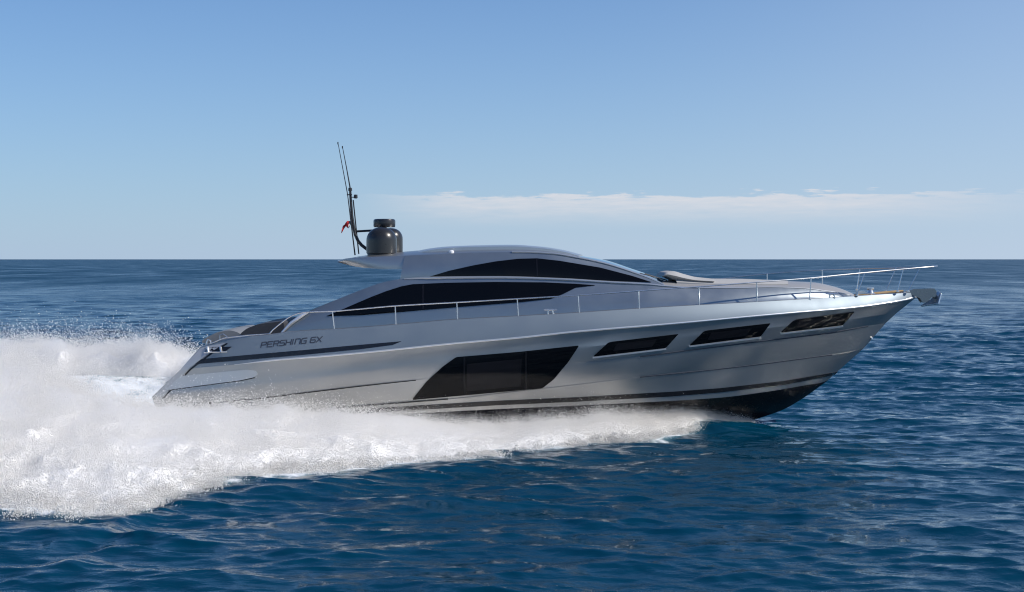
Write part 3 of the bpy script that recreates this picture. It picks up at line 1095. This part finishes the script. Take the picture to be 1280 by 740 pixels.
for s in (-1, 1):     # flukes
    q = [(.56, 0, .04), (.56, s * .22, -.02), (.48, s * .26, -.27), (.12, s * .04, -.34), (.38, 0, -.17)]
    A = [tip + Vector(v) for v in q]
    B = [v + Vector((-.03, 0, .025)) for v in A]
    ac.add(A + B, [(0, 1, 2, 4), (2, 3, 4), (5, 9, 7, 6), (7, 9, 8), (0, 5, 6, 1), (1, 6, 7, 2), (2, 7, 8, 3), (3, 8, 9, 4), (4, 9, 5, 0)])
ac.build('anchor', M['chrome'], yacht, angle=30, bevel=.008)
m_ = MB(); q, nr = hit(HB, 1089, 422.5, .012); m_.lathe(q, [(0, .03), (.03, .02), (.035, 0), (.03, -.03)], 14)
m_.build('towing_eye', M['chrome'], yacht)

# ------------------------------------------------------------------ stern furniture
def cushion(name, rows_, material):
    m2 = MB(); m2.grid(rows_, closed=True)
    n_ = len(rows_[0])
    m2.f.append(tuple(range(n_))[::-1]); m2.f.append(tuple((len(rows_) - 1) * n_ + i for i in range(n_)))
    return m2.build(name, material, yacht, angle=50)


def slab(name, outline, b, material, soft=.06):
    """A padded slab whose side outline is given in the photograph, spanning the beam from -b to b."""
    pl_ = densify(rounded(outline, 6, 5), 4)
    ctr_ = np.mean(np.array(pl_), 0)
    rows_ = []
    for s in np.linspace(-1, 1, 15):
        k = 1 - soft * abs(s) ** 6
        rows_.append(np.array([P(ctr_[0] + (p[0] - ctr_[0]) * k, ctr_[1] + (p[1] - ctr_[1]) * k, b) for p in pl_]))
        rows_[-1][:, 1] = -b * s
    return cushion(name, rows_, material)


slab('aft_sunpad', [(249, 428), (256, 422), (270, 415), (288, 412), (299, 415), (306, 421), (300, 428), (262, 432)], 1.45, M['greycushion'])
slab('sunpad_base', [(262, 431), (300, 424), (345, 420), (345, 436), (262, 438)], 1.8, M['silver_side'])
slab('cockpit_sofa', [(299, 417), (307, 410.5), (322, 404.8), (345, 402), (356, 400.5), (358, 418), (330, 421), (302, 422)], 1.5, M['darkcushion'])
m_ = MB(); c = Vector(P(258.5, 431, 1.85))
m_.tube([c + Vector((0, 0, -.06)), c + Vector((0, 0, .06)), c + Vector((.03, 0, .12)), c + Vector((.09, 0, .10)), c + Vector((.1, 0, -.04))], .02)
m_.build('stern_cleat', M['chrome'], yacht)
m_ = MB(); m_.tube([P(275, 427, 1.6), P(275, 419, 1.6), P(279, 417.5, 1.6), P(284, 421, 1.6)], .013)
m_.build('grab_rail', M['chrome'], yacht)
rail('stern_rail', [P(262, 430, 1.98), P(280, 422.5, 2.03), P(310, 419, 2.1), P(336, 417.4, 2.12)], .012, M['chrome'])
# glass wind deflector behind the wing
m_ = MB()
A = [P(380, 391.5, 1.5), P(393, 385.5, 1.5), P(418, 375.5, 1.5), P(400, 386, 1.5)]
m_.add([tuple(v) for v in A] + [(v[0], v[1] + .015, v[2]) for v in A], [(0, 1, 2, 3), (7, 6, 5, 4), (0, 4, 5, 1), (1, 5, 6, 2), (2, 6, 7, 3), (3, 7, 4, 0)])
m_.build('wind_deflector', M['shield'], yacht)
m_ = MB(); m_.tube([P(352, 416.5, 1.86), P(364, 404, 1.8), P(378, 394, 1.74), P(386, 390, 1.7)], [.03, .045, .045, .02], 8)
m_.build('wing_trim', M['trim'], yacht)

# ------------------------------------------------------------------ roof gear
def dome(cx, cy_top, cy_bot, half_px, b, name):
    sc = (D - b) / F
    r = half_px * sc
    base = Vector(P(cx, cy_bot, b))
    hh = (cy_bot - cy_top) * sc
    m2 = MB()
    prof = [(r * .93, -.08), (r * .93, .02), (r * .95, .04), (r, .05), (r, hh - r * .88)]
    for i in range(1, 11):
        a = math.pi / 2 * i / 10
        prof.append((r * math.cos(a) ** .85 if i < 10 else 0.0, hh - r * .88 + r * .88 * math.sin(a)))
    m2.lathe(base, prof, 48)
    return m2.build(name, M['dome'], yacht, angle=30)


dome(477, 284, 319, 19, .55, 'satellite_dome')
dome(488, 285, 317, 15.5, -.55, 'satellite_dome')
m_ = MB(); c = Vector(P(480.5, 284.2, 0)); sc = D / F
m_.lathe(c, [(.06, -.35), (.06, 0), (13.0 * sc, .004), (13.6 * sc, .03), (13.8 * sc, 8 * sc), (13.2 * sc, 9.6 * sc), (11.5 * sc, 10.4 * sc), (0, 10.8 * sc)], 44)
m_.build('radar', M['dome'], yacht, angle=40)
mp = [P(437.7, 236.6, 0), P(438.3, 248, 0), P(440, 269.5, 0), P(442, 284, 0), P(444, 293, 0), P(447.5, 301, 0), P(452, 306.5, 0), P(458, 311, 0), P(464, 316, 0)]
m_ = MB(); m_.tube(mp, [.03, .032, .035, .038, .04, .04, .04, .04, .04], 10)
m_.tube([P(444, 289.3, 0), P(464, 288.2, 0), P(480, 287, 0)], .028, 8)
m_.tube([P(433.6, 243.4, .04), P(440, 243.4, .04)], .016, 6)
m_.tube([P(437.7, 238.5, 0), P(437.7, 234.8, 0)], [.05, .045], 10)
m_.tube([P(441.5, 250, 0), P(448.5, 317.5, 0)], .016, 6)
mast = m_.build('mast', M['mast'], yacht)
m_ = MB(); c = Vector(P(444.6, 245.6, 0))
m_.lathe(c, [(0, .05), (.045, .045), (.05, -.035), (.03, -.05), (0, -.05)], 14); m_.tube([P(438.5, 246.5, 0), P(443, 246.5, 0)], .012, 6)
m_.build('mast_light', M['mast'], mast)
for x0, y0, x1, y1, x2, y2, b in ((422.4, 178, 434.5, 243, 443.8, 319, .25), (428, 183, 433, 209, 438.2, 238, 0)):
    m_ = MB(); m_.tube([P(x0, y0, b), P(x1, y1, b), P(x2, y2, b)], [.008, .012, .018], 6)
    m_.tube([Vector(P(x0, y0, b)) + Vector((0, 0, .01)), Vector(P(x0, y0, b)) - Vector((0, 0, .05))], .014, 6)
    m_.build('whip_antenna', M['mast'], yacht)

# flag, bunched by the wind behind the mast
def flag_strip(x0, x1, seed, material, idx):
    m2 = MB()
    rows_ = []
    for i in range(9):
        t = i / 8
        px = x0 + (x1 - x0) * t
        T = (439.5 - px) / 11.0
        ytop = 273.5 + 8.0 * T + 1.0 * math.sin(T * 9)
        hgt = 8.0 + 1.6 * math.sin(T * 7 + 1)
        row = []
        for j in range(8):
            s = j / 7
            yy = (.03 * math.sin(T * 8 + s * 4) + .015 * math.sin(T * 15 - s * 7))
            p = P(px - s * 2.0, ytop + hgt * s, 0)
            row.append((p[0], p[1] + yy, p[2]))
        rows_.append(np.array(row))
    m2.grid(rows_)
    o = m2.build('flag_band', material, flag, angle=80)
    md = o.modifiers.new('thickness', 'SOLIDIFY'); md.thickness = .006
    return o


flag = bpy.data.objects.new('flag', None)
COL.objects.link(flag)
flag.location = P(440, 275, 0)
bpy.context.view_layer.update()
tag(flag, "small fluttering green, white and red flag flying from the yacht's dark mast", "flag")
flag_strip(440, 438.6, 0, M['green'], 0)
flag_strip(438.6, 437.0, 1, M['white'], 1)
flag_strip(437.0, 428.5, 2, M['red'], 2)


# ------------------------------------------------------------------ spray
def foam_material():
    m = bpy.data.materials.new("white spray")
    m.use_nodes = True
    t = m.node_tree
    t.nodes.clear()
    out = t.nodes.new("ShaderNodeOutputMaterial")
    d_ = t.nodes.new("ShaderNodeBsdfDiffuse"); d_.inputs[0].default_value = (0.96, 0.95, 0.93, 1)
    tr = t.nodes.new("ShaderNodeBsdfTranslucent"); tr.inputs[0].default_value = (0.96, 0.95, 0.93, 1)
    mx = t.nodes.new("ShaderNodeMixShader"); mx.inputs[0].default_value = 0.5
    t.links.new(d_.outputs[0], mx.inputs[1]); t.links.new(tr.outputs[0], mx.inputs[2])
    t.links.new(mx.outputs[0], out.inputs[0])
    return m


def core_material():
    m = bpy.data.materials.new("white water")
    m.use_nodes = True
    t = m.node_tree
    b = t.nodes["Principled BSDF"]
    b.inputs["Base Color"].default_value = (0.95, 0.94, 0.92, 1)
    b.inputs["Roughness"].default_value = 0.9
    b.inputs["Specular IOR Level"].default_value = 0.1
    g = t.nodes.new("ShaderNodeNewGeometry")
    n = t.nodes.new("ShaderNodeTexNoise"); n.inputs["Scale"].default_value = 9; n.inputs["Detail"].default_value = 6
    n.inputs["Roughness"].default_value = .7
    t.links.new(g.outputs["Position"], n.inputs["Vector"])
    bp = t.nodes.new("ShaderNodeBump"); bp.inputs["Strength"].default_value = .6; bp.inputs["Distance"].default_value = .08
    t.links.new(n.outputs[0], bp.inputs["Height"]); t.links.new(bp.outputs[0], b.inputs["Normal"])
    return m


def mist_material():
    m = bpy.data.materials.new("spray mist")
    m.use_nodes = True
    t = m.node_tree
    t.nodes.clear()
    out = t.nodes.new("ShaderNodeOutputMaterial")
    v = t.nodes.new("ShaderNodeVolumePrincipled")
    v.inputs["Color"].default_value = (0.995, 0.99, 0.985, 1)
    v.inputs["Density"].default_value = 1.5
    v.inputs["Anisotropy"].default_value = 0.2
    t.links.new(v.outputs[0], out.inputs["Volume"])
    return m


M['mist'] = mist_material()
M['spray'] = foam_material()
M['core'] = core_material()


def surf(X, v, side):
    """Point of the white water sheet: X along the boat, v from hull (0) to outer edge (1)."""
    yo, yi, h = s_out(X), s_in(X), s_h(X)
    if side > 0:
        yo, yi, h = np.interp(X, PX, P_OUT), np.interp(X, PX, P_IN), np.interp(X, PX, P_H)
    wob = 1 + .10 * fbm(X * .7, X * 0 + side * 9, X * 0, 3, .5, 5)
    Y = yi + (yo - yi) * v * wob
    p = spray_profile(v)
    if side > 0:
        p = p * np.where(X < -8, .25 + .75 * ss(v, 0, .28), 1)
    env = np.clip(h / .7, .15, 1.3)
    bl = fbm(X * .9 + 3, Y * .9, side * 5.0, 3, .55, 15, True)
    bs = fbm(X * 3.2, Y * 3.2, side * 3.0, 4, .6, 25, True)
    z = h * p * (0.80 + .42 * bl) + env * .05 * bs * np.clip(p * 2, 0, 1) - .06
    Y = Y - env * .22 * bl * v - v ** 3 * np.clip(env, .3, 1) * (.45 * fbm(X * 1.6, X * 0 + 2.2, 7.0, 4, .6, 61, True) - .1)
    Xo = X + env * .15 * fbm(X * 1.1, Y * 1.1, 4.0, 3, .5, 45)
    return Xo, Y * (-1 if side > 0 else 1), z


def np_mesh(name, co, faces, material):
    me = bpy.data.meshes.new(name)
    k = faces.shape[1]
    me.vertices.add(len(co)); me.vertices.foreach_set('co', co.astype(np.float32).ravel())
    me.loops.add(faces.size); me.loops.foreach_set('vertex_index', faces.astype(np.int32).ravel())
    me.polygons.add(len(faces)); me.polygons.foreach_set('loop_start', (np.arange(len(faces)) * k).astype(np.int32))
    me.polygons.foreach_set('use_smooth', np.ones(len(faces), bool))
    me.update(calc_edges=True)
    me.materials.append(material)
    o = bpy.data.objects.new(name, me)
    COL.objects.link(o)
    return o


OCT_V = np.array([(1, 1, 1), (-1, -1, 1), (-1, 1, -1), (1, -1, -1)], float) * 0.75
OCT_F = np.array([(0, 2, 1), (0, 1, 3), (0, 3, 2), (1, 2, 3)])


def drops_mesh(name, pts, rad, material):
    n = len(pts)
    sc = RNG.uniform(.75, 1.3, (n, 1, 3))
    co = (pts[:, None, :] + OCT_V[None] * rad[:, None, None] * sc).reshape(-1, 3)
    fs = (OCT_F[None] + (np.arange(n) * 4)[:, None, None]).reshape(-1, 3)
    return np_mesh(name, co, fs, material)


def make_spray(side, x_lo, x_hi, n_drop, label):
    nx = int((x_hi - x_lo) / .055); nv = 120
    X = np.linspace(x_lo, x_hi, nx)[:, None] * np.ones((1, nv))
    V = np.linspace(0, 1, nv)[None, :] * np.ones((nx, 1))
    a, b, c = surf(X, V, side)
    co = np.stack([a, b, c], 2).reshape(-1, 3)
    idx = np.arange(nx * nv).reshape(nx, nv)
    q = np.stack([idx[:-1, :-1], idx[1:, :-1], idx[1:, 1:], idx[:-1, 1:]], 2).reshape(-1, 4)
    root = np_mesh('wake_spray', co, q, M['core'])
    tag(root, label, 'spray', kind='stuff')
    # fine mist hanging over the sheet: one closed body of thin even fog
    mx_ = int((x_hi - x_lo) / .14); mv = 46
    Xm = np.linspace(x_lo, x_hi, mx_)[:, None] * np.ones((1, mv))
    Vm = np.linspace(0, 1.0, mv)[None, :] * np.ones((mx_, 1))
    a, b, c = surf(Xm, Vm, side)
    em_ = np.clip(s_h(Xm) / .8, .1, 1.6)
    rise = ss(Xm, 5.4, 3.2) * em_ * (.10 + .34 * np.clip(fbm(Xm * .9 + c * .6, b * .8, 2.0, 4, .6, 71, True) * .7 + .5, 0, 1.3)) * np.clip(np.sin(np.clip(Vm * 1.25 + .12, 0, 1) * math.pi), 0.02, 1)
    topm = np.stack([a - rise * .35, b, np.maximum(c, 0) + rise], 2)
    botm = np.stack([a, b, np.full_like(c, -.35)], 2)
    id1 = np.arange(mx_ * mv).reshape(mx_, mv); id2 = id1 + mx_ * mv
    def quads(A, B): return np.stack([A[:-1], B[:-1], B[1:], A[1:]], 1)
    qt = np.stack([id1[:-1, :-1], id1[1:, :-1], id1[1:, 1:], id1[:-1, 1:]], 2).reshape(-1, 4)
    qb = np.stack([id2[:-1, :-1], id2[:-1, 1:], id2[1:, 1:], id2[1:, :-1]], 2).reshape(-1, 4)
    sides = [quads(id1[0], id2[0]), quads(id1[-1], id2[-1])[:, ::-1], quads(id1[:, 0], id2[:, 0])[:, ::-1], quads(id1[:, -1], id2[:, -1])]
    fm = np.concatenate([qt, qb] + sides)
    if side < 0:
        fm = fm[:, ::-1]
    mist = np_mesh('spray_mist', np.concatenate([topm.reshape(-1, 3), botm.reshape(-1, 3)]), fm, M['mist'])
    bmx = bmesh.new(); bmx.from_mesh(mist.data)
    bmesh.ops.recalc_face_normals(bmx, faces=bmx.faces[:])
    if bmx.calc_volume(signed=True) < 0:
        bmesh.ops.reverse_faces(bmx, faces=bmx.faces[:])
    bmx.to_mesh(mist.data); bmx.free()
    mist.parent = root
    mist['kind'] = 'stuff'
    # droplets: fine veil over the sheet, denser in puffs
    nc = n_drop // 75
    def xdist(n):
        # even along the visible length
        return RNG.uniform(x_lo, x_hi, n)
    cx = xdist(nc); cv = RNG.beta(1.0, 1.0, nc) * 1.02
    px_, py_, pz_ = surf(cx, np.clip(cv, 0, 1), side)
    env = np.clip(s_h(cx) / .8, .12, 1.6)
    crest = np.exp(-((cv - .28) / .3) ** 2)
    lift = np.abs(RNG.normal(0, 1, nc)) * (.07 + .13 * crest) * env
    size = RNG.uniform(.08, .30, nc) * env ** .7
    cen = np.stack([px_, py_, pz_ + lift + .02], 1)
    rep = 75
    g = RNG.normal(0, 1, (nc, rep, 3)) * np.array([1.25, 1.0, .85])
    # wisps trail aft and outwards
    tr = np.abs(RNG.normal(0, 1, (nc, rep, 1))) * (RNG.uniform(0, 1, (nc, 1, 1)) < .35)
    g = g + tr * np.array([-1.0, 0, .9])
    pts = (cen[:, None, :] + g * size[:, None, None]).reshape(-1, 3)
    rad = np.exp(RNG.normal(math.log(.0070), .40, len(pts))) * np.repeat(np.clip(env, .5, 1.1), rep)
    # splashes along the outer foot
    nf_ = n_drop // 260
    fx_ = xdist(nf_); fv = RNG.uniform(.9, 1.03, nf_)
    qx, qy, qz = surf(fx_, np.clip(fv, 0, 1), side)
    e = np.clip(s_h(fx_) / .8, .2, 1.3)
    cen = np.stack([qx, qy + (-1 if side < 0 else 1) * RNG.exponential(.10, nf_) * e, np.maximum(qz, 0) + RNG.exponential(.06, nf_) * e], 1)
    g = RNG.normal(0, 1, (nf_, 40, 3)) * np.array([1.4, 1.2, .7])
    fpts = (cen[:, None, :] + g * (RNG.uniform(.03, .13, nf_) * e)[:, None, None]).reshape(-1, 3)
    frad = np.exp(RNG.normal(math.log(.008), .4, len(fpts)))
    pts = np.concatenate([pts, fpts]); rad = np.concatenate([rad, frad])
    # stray drops flung up and outwards
    ns = n_drop // 11
    sx = xdist(ns); sv = RNG.uniform(0, 1.0, ns)
    qx, qy, qz = surf(sx, sv, side)
    e = np.clip(s_h(sx) / .8, .12, 1.6)
    up = (RNG.exponential(.055, ns) if side > 0 else RNG.exponential(.07, ns)) * e * (.4 + np.exp(-((sv - .28) / .35) ** 2))
    sp_ = np.stack([qx + RNG.normal(0, .15, ns), qy + RNG.normal(0, .12, ns) + (-1 if side < 0 else 1) * RNG.exponential(.18, ns) * sv * e, qz + up], 1)
    srad = np.exp(RNG.normal(math.log(.0036), .35, ns))
    allp = np.concatenate([pts, sp_]); allr = np.concatenate([rad, srad])
    ok = allp[:, 2] > -.02
    dr = drops_mesh('spray_drops', allp[ok], np.clip(allr[ok], .0025, .016), M['spray'])
    dr.parent = root
    dr['kind'] = 'stuff'
    return root


make_spray(-1, -20.0, 5.95, 1000000, "long bank of white spray thrown up along the near side of the yacht")
make_spray(1, -24.0, -1.0, 450000, "white plume of spray rising beyond the stern on the yacht's far side")
